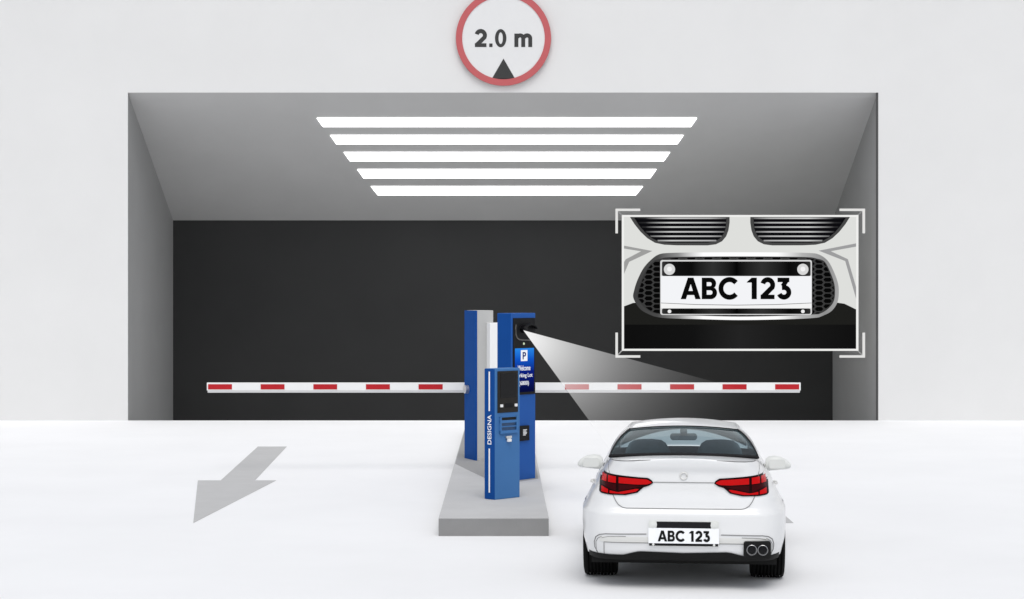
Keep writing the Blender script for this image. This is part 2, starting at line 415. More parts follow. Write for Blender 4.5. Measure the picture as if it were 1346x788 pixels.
m = MB(); m.prism([(p.x, p.y, IZ - .002) for p in pp], (0, 0, .005)); m.build('shade_patch', M['island_shade'], isl)
tag(isl, 'long low concrete kerb island carrying the blue kiosks', 'traffic island')

# ------------------------------------------------------------------ barrier cabinets and booms
def corner(px, py, Z=IZ):
    return ground_at(px, py, Z)
TOP1 = 2.13
c1 = corner(626, 606)
cab = empty('barrier_cabinet', c1, R(22)); tag(cab, 'tall barrier cabinet with blue flank and light grey front', 'barrier cabinet', 'barrier cabinets on the island')
m = MB(); m.box((0.012, 0, 0), (0.26, 0.40, TOP1)); m.build('housing', M['grey_metal'], cab, bevel=0.006)
m = MB(); m.box((-0.012, -0.008, 0), (0.0125, 0.44, TOP1 - 0.002)); m.build('side_panel', M['blue_deep'], cab, bevel=0.004)
m = MB(); m.box((0.03, 0.001, 0.0), (0.24, -0.006, 0.05)); m.build('base_strip', M['silver'], cab)
m = MB(); m.lathe([(0, 0), (.06, 0), (.06, .05), (0, .05)], Matrix.Translation((-0.062, 0.30, 1.0)) @ Matrix.Rotation(R(90), 4, 'Y'), 24); m.build('pivot', M['silver'], cab, smooth=40)

c2 = corner(643.6, 606.5)
cab2 = empty('barrier_cabinet', (c2.x, c2.y, IZ), R(20)); tag(cab2, 'white barrier cabinet mostly hidden behind the tall screen kiosk', 'barrier cabinet', 'barrier cabinets on the island')
m = MB(); m.box((0, -0.02, 0), (0.34, 0.26, 1.955)); m.build('housing', M['white_metal'], cab2, bevel=0.006)
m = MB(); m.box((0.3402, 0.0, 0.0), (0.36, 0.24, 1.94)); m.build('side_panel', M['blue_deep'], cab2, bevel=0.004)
m = MB(); m.lathe([(0, 0), (.06, 0), (.06, .05), (0, .05)], Matrix.Translation((0.36, 0.14, 1.0)) @ Matrix.Rotation(R(90), 4, 'Y'), 24); m.build('pivot', M['silver'], cab2, smooth=40)

YA = 26.35; sA = FPX / YA
def boom(xa, xb, reds, label):
    z0, z1 = CAM_H - (516.3 - PCY) / sA, CAM_H - (503.2 - PCY) / sA
    x0, x1 = (xa - PCX) / sA, (xb - PCX) / sA
    b = empty('barrier_boom', ((x0 + x1) / 2, YA, z0)); cx = (x0 + x1) / 2
    tag(b, label, 'barrier boom', 'red and white barrier booms')
    h = z1 - z0
    m = MB(); m.box((x0 - cx, -.03, .032), (x1 - cx, .03, h))
    for ra, rb in reds:
        m.box(((ra - PCX) / sA - cx, -.034, .046), ((rb - PCX) / sA - cx, .034, h - .022), 1)
    m.build('arm', [M['boom_white'], M['red_tape']], b)
    m = MB(); m.box((x0 - cx + .01, -.02, .0), (x1 - cx - .01, .02, .0318)); m.build('edge_strip', M['boom_grey'], b)
boom(272.3, 614, [(274, 305.3), (343, 374.3), (412.2, 443.4), (481.2, 512.6), (550.3, 582)], 'striped boom reaching over the empty exit lane, left of the kiosks')
boom(683, 1052, [(742.6, 774), (811.5, 843), (880.5, 912), (949.4, 981), (1018.5, 1050)], 'striped boom reaching across the lane ahead of the white car')

# ------------------------------------------------------------------ tall screen kiosk
c3 = corner(672, 633); s3 = FPX / c3.y
W3, D3, H3 = 0.485, 0.232, CAM_H - (412 - PCY) / s3 - IZ
kio = empty('entry_kiosk', c3, R(50)); tag(kio, 'tall blue kiosk with a blue parking screen and camera at its top', 'kiosk')
m = MB(); m.box((0, 0, 0), (W3, D3, H3)); m.build('housing', M['blue'], kio, bevel=0.008)
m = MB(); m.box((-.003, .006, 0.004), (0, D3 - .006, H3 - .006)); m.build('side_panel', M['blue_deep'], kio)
Z3 = lambda py: CAM_H - (py - PCY) / s3 - IZ
A3 = lambda px: (px - 672) / 32.3 * W3
m = MB(); m.box((A3(674), -.012, Z3(520)), (A3(703.2), .001, Z3(418.5))); m.build('black_panel', M['black'], kio, bevel=0.004)
bay = MB(); bay.tube([(A3(x), -.014, Z3(z)) for x, z in ((677, 427), (676.7, 433), (677, 440), (678.5, 444.5), (681.5, 447), (686, 447.6), (696, 448.2), (700, 447.5))], .008); bay.build('camera_bay_trim', M['bay'], kio, smooth=60)
cm = MB()
cm.lathe([(0, -.07), (.045, -.07), (.05, -.06), (.05, .03), (0, .03)], Matrix.Translation((A3(686), -.03, Z3(433))) @ Matrix.Rotation(R(-90), 4, 'X') @ Matrix.Scale(-1, 4, (0, 0, 1)), 28)
cm.build('camera', M['black_gloss'], kio, smooth=35)
cm = MB()
rows = []
for j in range(9):
    t = j / 8; y = -.012 - .12 * t
    rows.append([(A3(692) + .15 * math.cos(R(a)) * (1 - .2 * t), -.012 - .08 * t, Z3(434) + .085 * math.sin(R(a)) * (1 - .2 * t)) for a in range(10, 171, 10)])
cm.grid(rows); hood = cm.build('camera_hood', M['black'], kio, smooth=60)
sm = hood.modifiers.new('thick', 'SOLIDIFY'); sm.thickness = 0.012
m = MB(); m.lathe([(0, .010), (.012, .008), (.016, 0)], Matrix.Translation((A3(687.6), -.0125, Z3(452.5))) @ Matrix.Rotation(R(90), 4, 'X'), 20)
led = screen_mat('pale_green_led', [(0, 'C8D8B8'), (1, 'C8D8B8')]); m.build('indicator_light', led, kio, smooth=40)
scr = screen_mat('blue_screen_picture', [(0.0, '040a3c'), (0.45, '0a1f80'), (0.75, '1158cc'), (1.0, '2a8cf0')], 'Z', Z3(515), Z3(459), 0.9)
m = MB(); m.box((A3(675.8), -.016, Z3(516.5)), (A3(701), -.0125, Z3(458.5))); so = m.build('screen', scr, kio)
wht = screen_mat('white_screen_print', [(0, 'f4f6fa'), (1, 'f4f6fa')])
navy = screen_mat('navy_screen_print', [(0, '14286e'), (1, '14286e')])
m = MB(); m.box((A3(683.4), -.018, Z3(475.5)), (A3(692), -.0161, Z3(461)))
plain_text(m, 'Welcome', A3(679.3), Z3(488), .066, -.0161, A3(696) - A3(679.3), bold=.004)
plain_text(m, 'Parking Lot', A3(677.2), Z3(498.5), .066, -.0161, A3(698.8) - A3(677.2), bold=.004)
plain_text(m, '(6800)', A3(681), Z3(508.8), .066, -.0161, A3(694) - A3(681), bold=.004)
m.build('screen_lettering', wht, so)
m = MB(); writing(m, 'P', A3(685.5), Z3(473.3), .093, -.0185, .002, width=A3(690.5) - A3(685.5)); m.build('parking_symbol', navy, so)
m = MB(); m.box((A3(681), -.03, Z3(581)), (A3(694), .001, Z3(561))); rd = m.build('card_reader', M['black'], kio, bevel=0.006)
m = MB()
for k, w in enumerate((1.0, .8, 1.0, .9, .7)):
    m.box((A3(685.2), -.0325, Z3(567 + 1.7 * k)), (A3(685.2) + .075 * w, -.0302, Z3(566 + 1.7 * k)))
m.build('reader_print', M['white_plastic'], rd)
m = MB(); m.box((.02, .02, 0), (W3 - .02, D3 - .02, .03)); m.build('plinth', M['silver'], kio)

# ------------------------------------------------------------------ ticket machine
c4 = corner(650.5, 657.5); s4 = FPX / c4.y
W4, D4, H4 = 0.408, 0.168, CAM_H - (485 - PCY) / s4 - IZ
tm = empty('ticket_machine', c4, R(45)); tag(tm, 'shorter pale blue ticket machine with white stripe, in front of the screen kiosk', 'ticket machine')
m = MB(); m.box((0, 0, 0), (W4, D4, H4)); m.build('housing', M['blue_pale'], tm, bevel=0.008)
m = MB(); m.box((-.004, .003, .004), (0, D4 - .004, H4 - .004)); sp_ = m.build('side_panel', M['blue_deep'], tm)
Z4 = lambda py: CAM_H - (py - PCY) / s4 - IZ
A4 = lambda px: (px - 650.5) / 32.6 * W4
yc = D4 * 0.5
for ya_, yb_ in ((541, 489), (648.5, 590.5)):
    m = MB(); m.box((-.007, yc - .009, Z4(ya_)), (-.0041, yc + .011, Z4(yb_))); m.build('stripe', M['white_plastic'], sp_)
m = MB(); plain_text(m, 'DESIGNA', yc - .031, Z4(585), .062, -.0041, (585.5 - 546.5) / s4, bold=.012, vertical=True); m.build('lettering', M['white_plastic'], sp_)
m = MB(); m.box((A4(653.6), -.008, Z4(543.5)), (A4(680.2), .001, Z4(488.5))); dp = m.build('control_panel', M['brown_black'], tm, bevel=0.004)
m = MB(); m.box((A4(657), -.010, Z4(524)), (A4(677.5), -.0082, Z4(491.5))); m.build('display', M['black_gloss'], dp)
for bx in (658.3, 677):
    m = MB(); m.prism([(A4(bx) + x, -.008, Z4(534.2) + z) for x, z in rrect(-.02, .02, -.016, .016, .005)], (0, -.010, 0)); m.build('button', M['white_plastic'], dp)
m = MB(); m.box((A4(663), -.0105, Z4(537)), (A4(673), -.0081, Z4(531))); m.build('speaker_grille', M['black'], dp)
# slot block: frame of four bars with two dark slots
m = MB(); x0, x1 = A4(656), A4(679); zt, zb = Z4(549), Z4(571)
for a in ((x0, zb, x1, zb + .035), (x0, Z4(557), x1, Z4(553.5)), (x0, Z4(549.6), x1, zt)):
    m.box((a[0], -.022, a[1]), (a[2], .001, a[3]))
m.box((x0, -.0215, zb), (x0 + .022, .001, zt)); m.box((x1 - .022, -.0215, zb), (x1, .001, zt)); m.box((x0 + .022, -.018, Z4(562.6)), (x1 - .022, .001, Z4(561.2)))
sl = m.build('slot_frame', M['blue_pale'], tm)
m = MB(); m.box((x0 + .02, -.006, zb + .03), (x1 - .02, -.001, Z4(557))); m.build('card_slot', M['blue_recess'], sl)
m = MB(); m.box((x0 + .02, -.008, Z4(553.6)), (x1 - .02, -.001, Z4(549.5))); m.build('note_slot', M['brown_black'], sl)
m = MB(); m.box((A4(664), -.02, Z4(577.5)), (A4(671), .001, Z4(574.5))); m.box((A4(665), -.017, Z4(578.8)), (A4(670), .001, Z4(577.5))); tk = m.build('ticket_slot', M['silver'], tm)
m = MB(); m.box((A4(665.5), -.035, Z4(582)), (A4(669.5), -.006, Z4(578.4))); m.build('ticket', M['white_plastic'], tk)

# ------------------------------------------------------------------ light beam of the camera
ap = at(688, 434.5, c3.y - 0.02)
L_end = []
for ex, ey in ((1040, 529.5), (828, 626.5)):
    for Ye in (20.5, 21.5): L_end.append(at(ex, ey, Ye) - ap)
beam = MB(); o0 = (0, 0, 0)
u0, u1, d0, d1 = L_end
beam.face([o0, u0, u1]); beam.face([o0, d1, d0]); beam.face([o0, d0, u0]); beam.face([o0, u1, d1]); beam.face([u0, d0, d1, u1])
bmat = bpy.data.materials.new('camera_light_in_air'); bmat.use_nodes = True
n, l = bmat.node_tree.nodes, bmat.node_tree.links; n.clear()
tc = n.new('ShaderNodeTexCoord'); ln = n.new('ShaderNodeVectorMath'); ln.operation = 'LENGTH'
l.new(tc.outputs['Object'], ln.inputs[0])
Lb = ((u0 + d0) / 2).length
def mth(op, a, b=None):
    k = n.new('ShaderNodeMath'); k.operation = op
    for i, x in enumerate((a, b)):
        if x is None: continue
        if isinstance(x, (int, float)): k.inputs[i].default_value = x
        else: l.new(x, k.inputs[i])
    return k.outputs[0]
dd = mth('DIVIDE', ln.outputs['Value'], Lb)
al = mth('MULTIPLY', mth('MULTIPLY', mth('EXPONENT', mth('MULTIPLY', dd, -3.1)), 0.985), mth('MAXIMUM', mth('SUBTRACT', 1.0, mth('MULTIPLY', dd, 1.06)), 0.0))
tau = mth('MULTIPLY', mth('LOGARITHM', mth('SUBTRACT', 1.0, al), math.e), -1.0)
den = mth('DIVIDE', tau, mth('ADD', mth('MULTIPLY', dd, 0.62), 0.003))
ab = n.new('ShaderNodeVolumeAbsorption'); ab.inputs['Color'].default_value = (0, 0, 0, 1); l.new(den, ab.inputs['Density'])
em = n.new('ShaderNodeEmission'); em.inputs['Color'].default_value = (1, 1, 1, 1); l.new(mth('MULTIPLY', den, 0.93 * LIT), em.inputs['Strength'])
ad = n.new('ShaderNodeAddShader'); l.new(ab.outputs[0], ad.inputs[0]); l.new(em.outputs[0], ad.inputs[1])
oo = n.new('ShaderNodeOutputMaterial'); l.new(ad.outputs[0], oo.inputs['Volume'])
bo = beam.build('light_beam', bmat, merge=True); bo.location = ap
tag(bo, 'pale spreading light beam from the kiosk camera towards the car', 'light beam')

# ------------------------------------------------------------------ big plate picture screen beside the entrance wall
YS = YF + 0.35; sS = FPX / YS
PO = at(972.5, 372, YS)
ds = empty('display_screen', PO); tag(ds, 'large framed screen showing a close view of a number plate', 'screen')
X = lambda px: (px - 972.5) / sS
Zs = lambda py: (372 - py) / sS
def pic(col): return screen_mat('picture_' + col, [(0, col), (1, col)])
m = MB(); m.box((X(820), .0, Zs(459)), (X(1125.5), .06, Zs(284.8))); bk = m.build('picture_panel', pic('dedfdc'), ds)
m = MB()
for a in ((817.6, 283, 1127.8, 285.4), (817.6, 458.8, 1127.8, 461.4)): m.box((X(a[0]), -.05, Zs(a[3])), (X(a[2]), .07, Zs(a[1])))
for a in (817.6, 1125.4): m.box((X(a), -.05, Zs(458.8)), (X(a + 2.4), .07, Zs(285.4)))
m.build('frame', pic('f0f0ee'), ds)
def sheet(name, polys, mt, lay, parent=bk, holes=None):
    m = MB()
    for k, p in enumerate(polys):
        if holes and k in holes:
            vs, fs = fill2d([[p, holes[k]]], .003); i = len(m.v)
            m.v += [(X(x), -.004 * lay + z, Zs(y)) for x, y, z in vs]
            for f in fs: m.f.append(tuple(i + q for q in f)); m.m.append(0)
        else:
            m.prism([(X(x), -.004 * lay, Zs(y)) for x, y in p], (0, .0035, 0))
    return m.build(name, mt, parent)
mir = lambda poly: [(1945.2 - x, y) for x, y in poly]
# air intakes along the top
gl_o = [(828, 285.5)] + [(836, 297), (845, 308), (854, 316), (863, 320.5), (875, 322.3), (890, 323), (930, 323), (942, 321.5)] + arc(944, 308, 14, 13, 80, 5, 6) + [(959, 297), (959.3, 285.5)]
gl_o = [(x, y) for x, y in gl_o]
gl_o = [(828, 285.5), (834, 295), (842, 305), (851, 313.5), (861, 319.5), (873, 322), (890, 322.8), (930, 322.9), (941, 321.5), (949, 317.5), (954.5, 311), (957.5, 303), (959, 293), (959, 285.5)]
gl_i = [(833.5, 286.6), (840, 296.5), (848, 306), (857, 313.5), (867, 318.2), (880, 319.2), (930, 319.2), (939, 317.8), (946, 314), (951, 308), (954, 300), (955, 286.6)]
fr_a = pic('464646'); fr_b = pic('08080c'); intakes = []
for f_ in ((lambda p: p), mir):
    it = sheet('intake_frame', [f_(gl_o)], fr_a, 1); intakes.append(it); sheet('intake_opening', [f_(gl_i)], fr_b, 2)
slat = screen_mat('picture_slats', [(0, '0a0a0e'), (.06, '2a2a2c'), (.18, 'c8c8c8'), (.36, 'b0b0b0'), (.46, '1a1a1c'), (.54, '1a1a1c'), (.64, 'b0b0b0'), (.82, 'c8c8c8'), (.94, '2a2a2c'), (1, '0a0a0e')], 'X', X(832), X(1113))
sl_p = []
for k, (y, xa, xb) in enumerate(((287.2, 836, 954.6), (293, 839, 954.2), (298.8, 843, 953.6), (305, 848, 951.8), (310.8, 854.5, 948.5), (316.6, 864, 941.5))):
    r = [(xa, y - .9), (xb, y - .9), (xb, y + 1.0), (xa + 1, y + 1.0)]; sl_p.append(r)
sheet('intake_slats', sl_p, slat, 3); sheet('intake_slats', [mir(r) for r in sl_p], slat, 3)
# creases of the bumper
for poly, nm in (([(820, 323.2), (857.5, 330.2), (827, 344.5), (820, 361), (820, 345.5), (822.5, 341.2), (842.5, 330.6), (820, 327)], 'crease_line'),):
    sheet(nm, [poly], pic('9d9d9c'), 1)
pr = [(1125.3, 320.2), (1076, 329.8), (1111, 343.5), (1125.3, 393), (1125.3, 378), (1114.5, 341), (1092, 330.5), (1125.3, 324.5)]
sheet('crease_line', [pr], pic('9d9d9e'), 1)
# dark lower bumper
lowb = [(820, 403), (832, 398.5), (850, 397.2), (1094, 397.2), (1110, 399.5), (1125.3, 407), (1125.3, 427), (820, 427)]
sheet('lower_bumper', [lowb], pic('1d1d1b'), 1)
lowm = screen_mat('picture_lower', [(0, '0c0c0c'), (.3, '101010'), (.5, '222222'), (.7, '181818'), (1, '0e0e0e')], 'X', X(820), X(1125))
sheet('lower_bumper_base', [[(820, 427), (1125.3, 427), (1125.3, 458.8), (820, 458.8)]], lowm, 1)
# chrome oval and honeycomb
def smooth_loop(P, k=5):
    out = []; n_ = len(P)
    for i in range(n_):
        a, b, c, d = (Vector(P[(i + j) % n_]) for j in (-1, 0, 1, 2))
        for q in range(k):
            t = q / k; out.append(tuple(.5 * (2 * b + (c - a) * t + (2 * a - 5 * b + 4 * c - d) * t * t + (3 * b - a - 3 * c + d) * t ** 3)))
    return out
def oval(g0, top, bot):
    return smooth_loop([(832.5 + g0, 392), (833.5 + g0, 382), (838 + g0, 368), (846 + g0, 352.5), (856 + g0 * .8, 341.5 + g0 * .3), (866 + g0 * .5, top + 2.2), (880, top + .3), (920, top - .4), (972, top - .6), (1024, top - .4), (1062, top + .3), (1076 - g0 * .5, top + 2.2), (1087 - g0 * .8, 342 + g0 * .3), (1094 - g0, 353), (1101 - g0, 371), (1102.5 - g0, 385), (1100.5 - g0, 398 - g0 * .2), (1093 - g0, 409 - g0 * .5), (1081 - g0 * .6, 415.5 - g0 * .6), (1070, bot - 2.8), (1030, bot - 1), (972, bot), (920, bot - 1.2), (870, bot - 3), (851 + g0 * .6, 412.5 - g0 * .6), (840 + g0, 405 - g0 * .5)])
chr_ = screen_mat('picture_chrome', [(0, '3e3e3e'), (.12, '4a4a4a'), (.22, '8e8e8e'), (.34, 'ffffff'), (.7, 'ffffff'), (.82, 'b4b4b4'), (.93, '8e8e8e'), (1, 'a6a6a6')], 'X', X(832), X(1103))
sheet('chrome_surround', [oval(0, 332.5, 421)], chr_, 2)
ova = oval(5, 338, 416.5)
sheet('mesh_backing', [ova], pic('3a3a3a'), 3)
def inside(p, poly):
    c = False; j = len(poly) - 1
    for i in range(len(poly)):
        (xi, yi), (xj, yj) = poly[i], poly[j]
        if (yi > p[1]) != (yj > p[1]) and p[0] < (xj - xi) * (p[1] - yi) / (yj - yi) + xi: c = not c
        j = i
    return c
hexes = []
small = oval(6.5, 339.2, 415.6)
def clip(poly, hull):
    ar = sum(hull[i - 1][0] * hull[i][1] - hull[i][0] * hull[i - 1][1] for i in range(len(hull)))
    for i in range(len(hull)):
        a, b = hull[i - 1], hull[i]
        if math.hypot(b[0] - a[0], b[1] - a[1]) < 1e-6: continue
        sd_ = lambda p: ((b[0] - a[0]) * (p[1] - a[1]) - (b[1] - a[1]) * (p[0] - a[0])) * (1 if ar > 0 else -1)
        out = []
        for j in range(len(poly)):
            p, q = poly[j - 1], poly[j]; dp, dq = sd_(p), sd_(q)
            if (dp >= 0) != (dq >= 0):
                t = dp / (dp - dq); out.append((p[0] + (q[0] - p[0]) * t, p[1] + (q[1] - p[1]) * t))
            if dq >= 0: out.append(q)
        poly = out
        if len(poly) < 3: return []
    return poly
for a in range(-14, 15):
    for b in range(-9, 10):
        hx = 852.5 + 0 + a * 11.2 + 112; hy = 371.5 + b * 7.0 + (3.5 if a % 2 else 0)
        h = [(hx - 5.6, hy), (hx - 3.2, hy - 2.7), (hx + 3.2, hy - 2.7), (hx + 5.6, hy), (hx + 3.2, hy + 2.7), (hx - 3.2, hy + 2.7)]
        if 872 < hx < 1062 and 344 < hy < 412: continue
        h = h if all(inside(q, small) for q in h) else (clip(h, small) if any(inside(q, small) for q in h) else [])
        if len(h) > 2: hexes.append(h)
sheet('mesh_opening', hexes, pic('030303'), 4)
# the plate in the picture
sheet('plate_holder', [[(X2, Z2) for X2, Z2 in rrect(867.8, 1067, 342, 414.3, 3)]], pic('d6d6d6'), 5)
barm = screen_mat('picture_bar', [(0, '343434'), (.06, '101010'), (.2, '080808'), (.34, '303030'), (.5, '020202'), (.67, '303030'), (.85, '060606'), (.95, '141414'), (1, '343434')], 'X', X(870), X(1066))
sheet('plate_bar', [rrect(870, 1065.2, 344, 363.2, 2)], barm, 6); sheet('plate_bar', [rrect(870, 1065.2, 405.8, 413, 2)], barm, 6)
sheet('plate_face', [[(868.6, 363.2), (1066.4, 363.2), (1066.4, 398.4), (1020, 400.4), (968, 401.2), (915, 400.3), (868.6, 398.4)]], pic('f3f4f7'), 7)
low_p = [(868.6, 398.9)] + [(915, 400.9), (968, 401.8), (1020, 400.9), (1066.4, 398.9)] + [(1066.4, 405.4), (868.6, 405.4)]
sheet('plate_edge', [low_p], pic('f4f4f4'), 7)
sheet('plate_line', [[(868.6, 398.2), (915, 400.2), (968, 401), (1020, 400.2), (1066.4, 398.2), (1066.4, 398.9), (1020, 401), (968, 401.8), (915, 401), (868.6, 398.9)]], pic('6c6c6c'), 8)
grey_s, white_s = pic('d8d8d8'), pic('f2f2f2')
for x_ in (879.8, 1055):
    sheet('plate_screw', [arc(x_, 354.4, 7.4, 7.4, 0, 345, 23)], grey_s, 8); sheet('screw_shine', [arc(x_, 354.0, 3.2, 3.2, 0, 345, 15)], white_s, 9)
    sheet('small_screw', [arc(x_, 409.6, 2.4, 2.4, 0, 345, 15)], white_s, 9)
m = MB(); writing(m, 'ABC 123', X(894.5), Zs(393.6), 28.3 / sS, -.0325, .003, width=(1040 - 894.5) / sS); m.build('plate_lettering', pic('060606'), bk)
# corner marks of the viewfinder, with thin rods to the frame
for sx, sy in ((0, 0), (1, 0), (0, 1), (1, 1)):
    xa, xb = (809, 841.5) if not sx else (1136.8, 1103.5); y0_, y1_ = (274.6, 307) if not sy else (470.4, 437.5)
    t = 3.1
    q = [(xa, y0_), (xb, y0_), (xb, y0_ + (t if not sy else -t)), (xa + (t if not sx else -t), y0_ + (t if not sy else -t)), (xa + (t if not sx else -t), y1_), (xa, y1_)]
    m = MB(); m.prism([(X(x), -.03, Zs(y)) for x, y in q], (0, .04, 0)); cmk = m.build('corner_mark', pic('e2e2e0'), ds)
    m = MB(); fx, fy = (818.5 if not sx else 1127), (284 if not sy else 460.5)
    m.tube([(X(xa + (1.5 if not sx else -1.5)), .02, Zs(y0_ + (1.5 if not sy else -1.5))), (X(fx), .05, Zs(fy))], .012); m.build('rod', M['sidewall'], cmk)
for px_, py in ((1040, 330), (1040, 420), (900, 330), (900, 420)):
    m = MB(); m.box((X(px_) - .03, .06, Zs(py) - .05), (X(px_) + .03, YB - YS + .01, Zs(py) + .05)); m.build('wall_arm', M['silver'], ds)

# ------------------------------------------------------------------ the white car
YR = 15.62                                            # rear bumper
ang = math.atan2((898.6 - PCX), FPX)                  # it stands in line with the camera
car = empty('parked_car', at(898.6, 0, YR).to_2d().to_3d(), -ang)
tag(car, 'white two door car seen from behind at the barrier', 'car')
LEN = 4.55; VC = LEN / 2
def interp(x, tab):
    if x <= tab[0][0]: return tab[0][1]
    for (a, p), (b, q) in zip(tab, tab[1:]):
        if x <= b:
            t = (x - a) / (b - a); t = t * t * (3 - 2 * t) * .5 + t * .5
            return p + (q - p) * t
    return tab[-1][1]
WT = [(.18, .845), (.30, .874), (.42, .900), (.56, .908), (.665, .905), (.69, .886), (.76, .852), (.92, .772), (1.0, .715), (1.06, .672), (1.14, .62)]
RT = [(.18, .16), (.28, .05), (.34, .015), (.45, -.005), (.58, 0.0), (.650, .002), (.672, .010), (.688, .034), (.72, .045), (.85, .065), (1.0, .075), (1.06, .055), (1.10, .05), (1.14, .09)]
FT = [(.18, 4.40), (.30, 4.50), (.50, 4.55), (.65, 4.50), (.80, 4.38), (1.14, 4.2)]
BELT = [(0, 1.10), (.3, 1.095), (.9, 1.075), (1.8, 1.04), (2.8, .99), (3.3, .94), (4.0, .82), (4.5, .66)]
NSUP = 8.0
WHEELS = (0.88, 3.58); WR = 0.335
def low(v):
    z = interp(v, [(0, .30), (.5, .27), (.9, .20), (3.6, .20), (4.1, .22), (4.55, .24)])
    for c in WHEELS:
        d = abs(v - c); Ra = WR + .045
        if d < Ra: z = max(z, WR + math.sqrt(Ra * Ra - d * d))
    return z
def width_v(v):                                       # a slimmer waist between the wheels
    return 1.0 - .022 * math.exp(-((v - 2.2) / .7) ** 2)
def body_pt(th, w_of):
    """th 0 = middle of the tail .. pi = middle of the nose, on the right side; w_of(v) gives the height"""
    c, s_ = math.cos(th), math.sin(th)
    py = -math.copysign(abs(c) ** (2 / NSUP), c); pu = abs(s_) ** (2 / NSUP)
    v = VC + py * VC; w = w_of(v)
    for _ in range(3):
        v = VC + (py * (VC - interp(w, RT)) if py < 0 else py * (interp(w, FT) - VC)); w = w_of(v)
    return Vector((pu * interp(w, WT) * width_v(v), v, w))
def rear(u, w, off=0.0):
    W = interp(w, WT) * 0.999; q = min(.9995, abs(u) / W)
    p = (1 - q ** NSUP) ** (1 / NSUP)
    return Vector((u, VC - p * (VC - interp(w, RT)) - off, w))
ths = []
N = 150
for k in range(N + 1):
    t = k / N
    ths.append(math.pi * t)
# finer steps where the outline turns at the corners
ths = sorted(set([math.pi * k / 120 for k in range(121)] + [math.pi * k / 1200 for k in range(1, 120, 6)] + [math.pi - math.pi * k / 1200 for k in range(1, 120, 6)]))
fr = [k / 48 for k in range(49)]
rows = []
for f in fr:
    half = [body_pt(th, lambda v, f=f: low(v) + f * (interp(v, BELT) - low(v))) for th in ths]
    rows.append(half + [Vector((-p.x, p.y, p.z)) for p in reversed(half[1:-1])])
body = MB(); body.grid(rows, closed=True)
# top of the tail and of the bonnet, row by row across the car
half = [body_pt(th, lambda v: interp(v, BELT)) for th in ths]
GB0, GB1 = .50, 3.12
def top_rows(lst):
    out = []
    for p in lst:
        cr = .030 * min(1, p.x / .4)
        out.append([Vector((p.x * k / 12, p.y, p.z + cr * (1 - (abs(k) / 12) ** 2.2))) for k in range(-12, 13)])
    return out
body.grid(top_rows([p for p in half if p.y < GB0 + .12])); body.grid(top_rows([p for p in half if p.y > GB1 - .12]))
bd = body.build('body', M['paint'], car, smooth=50, merge=True)
m = MB()
m.box((-.80, .25, .20), (.80, 4.3, .26)); m.box((-.58, .45, .26), (.58, 4.25, .30)); m.box((-.56, .12, .235), (.56, .5, .262))
m.build('underbody', M['valance'], car)

# cabin: pillars and roof, windows
def ring_pts(v0, v1, W, bow0, bow1, wz, side_w, nE=20, nS=24, crown=0.0):
    out = []
    for k in range(nE + 1):
        u = -W + 2 * W * k / nE; q = 1 - (u / W) ** 2
        out.append(Vector((u, v0 - bow0 * q, wz(v0) + crown * q)))
    for k in range(1, nS):
        t = k / nS; out.append(Vector((W + side_w * 4 * t * (1 - t), v0 + (v1 - v0) * t, wz(v0 + (v1 - v0) * t))))
    for k in range(nE + 1):
        u = W - 2 * W * k / nE; q = 1 - (u / W) ** 2
        out.append(Vector((u, v1 + bow1 * q, wz(v1) + crown * q)))
    for k in range(1, nS):
        t = 1 - k / nS; out.append(Vector((-W - side_w * 4 * t * (1 - t), v0 + (v1 - v0) * t, wz(v0 + (v1 - v0) * t))))
    return out
nE, nS = 20, 24
base = ring_pts(GB0 + .03, GB1, .655, .05, .18, lambda v: interp(v, BELT) + .004, .035, nE, nS, .024)
topr = ring_pts(1.42, 2.32, .500, .05, .08, lambda v: 1.268 + .022 * (1 - ((v - 1.85) / .5) ** 2), 0.0, nE, nS, .034)
NL = 12
lv = []
for j in range(NL + 1):
    t = j / NL; bul = .022 * 4 * t * (1 - t)
    lv.append([a.lerp(b, t) + Vector((bul * (a.x / .66) * .7, 0, bul)) for a, b in zip(base, topr)])
nR = len(base)
def zone(j, b):
    if b < nE: return 'rear' if 0 <= j < NL - 0 else 'roof'
    b2 = b - nE
    if b2 < nS:
        t = (b2 + .5) / nS
        return 'side_r' if 1 <= j < NL - 1 and (.24 < t < .46 or .485 < t < .93) else 'roof'
    b3 = b2 - nS
    if b3 < nE: return 'front' if 0 <= j < NL - 1 else 'roof'
    t = 1 - (b3 - nE + .5) / nS
    return 'side_l' if 1 <= j < NL - 1 and (.24 < t < .46 or .485 < t < .93) else 'roof'
roof = MB(); roof.grid(lv, closed=True, skip=lambda j, b: zone(j, b) != 'roof')
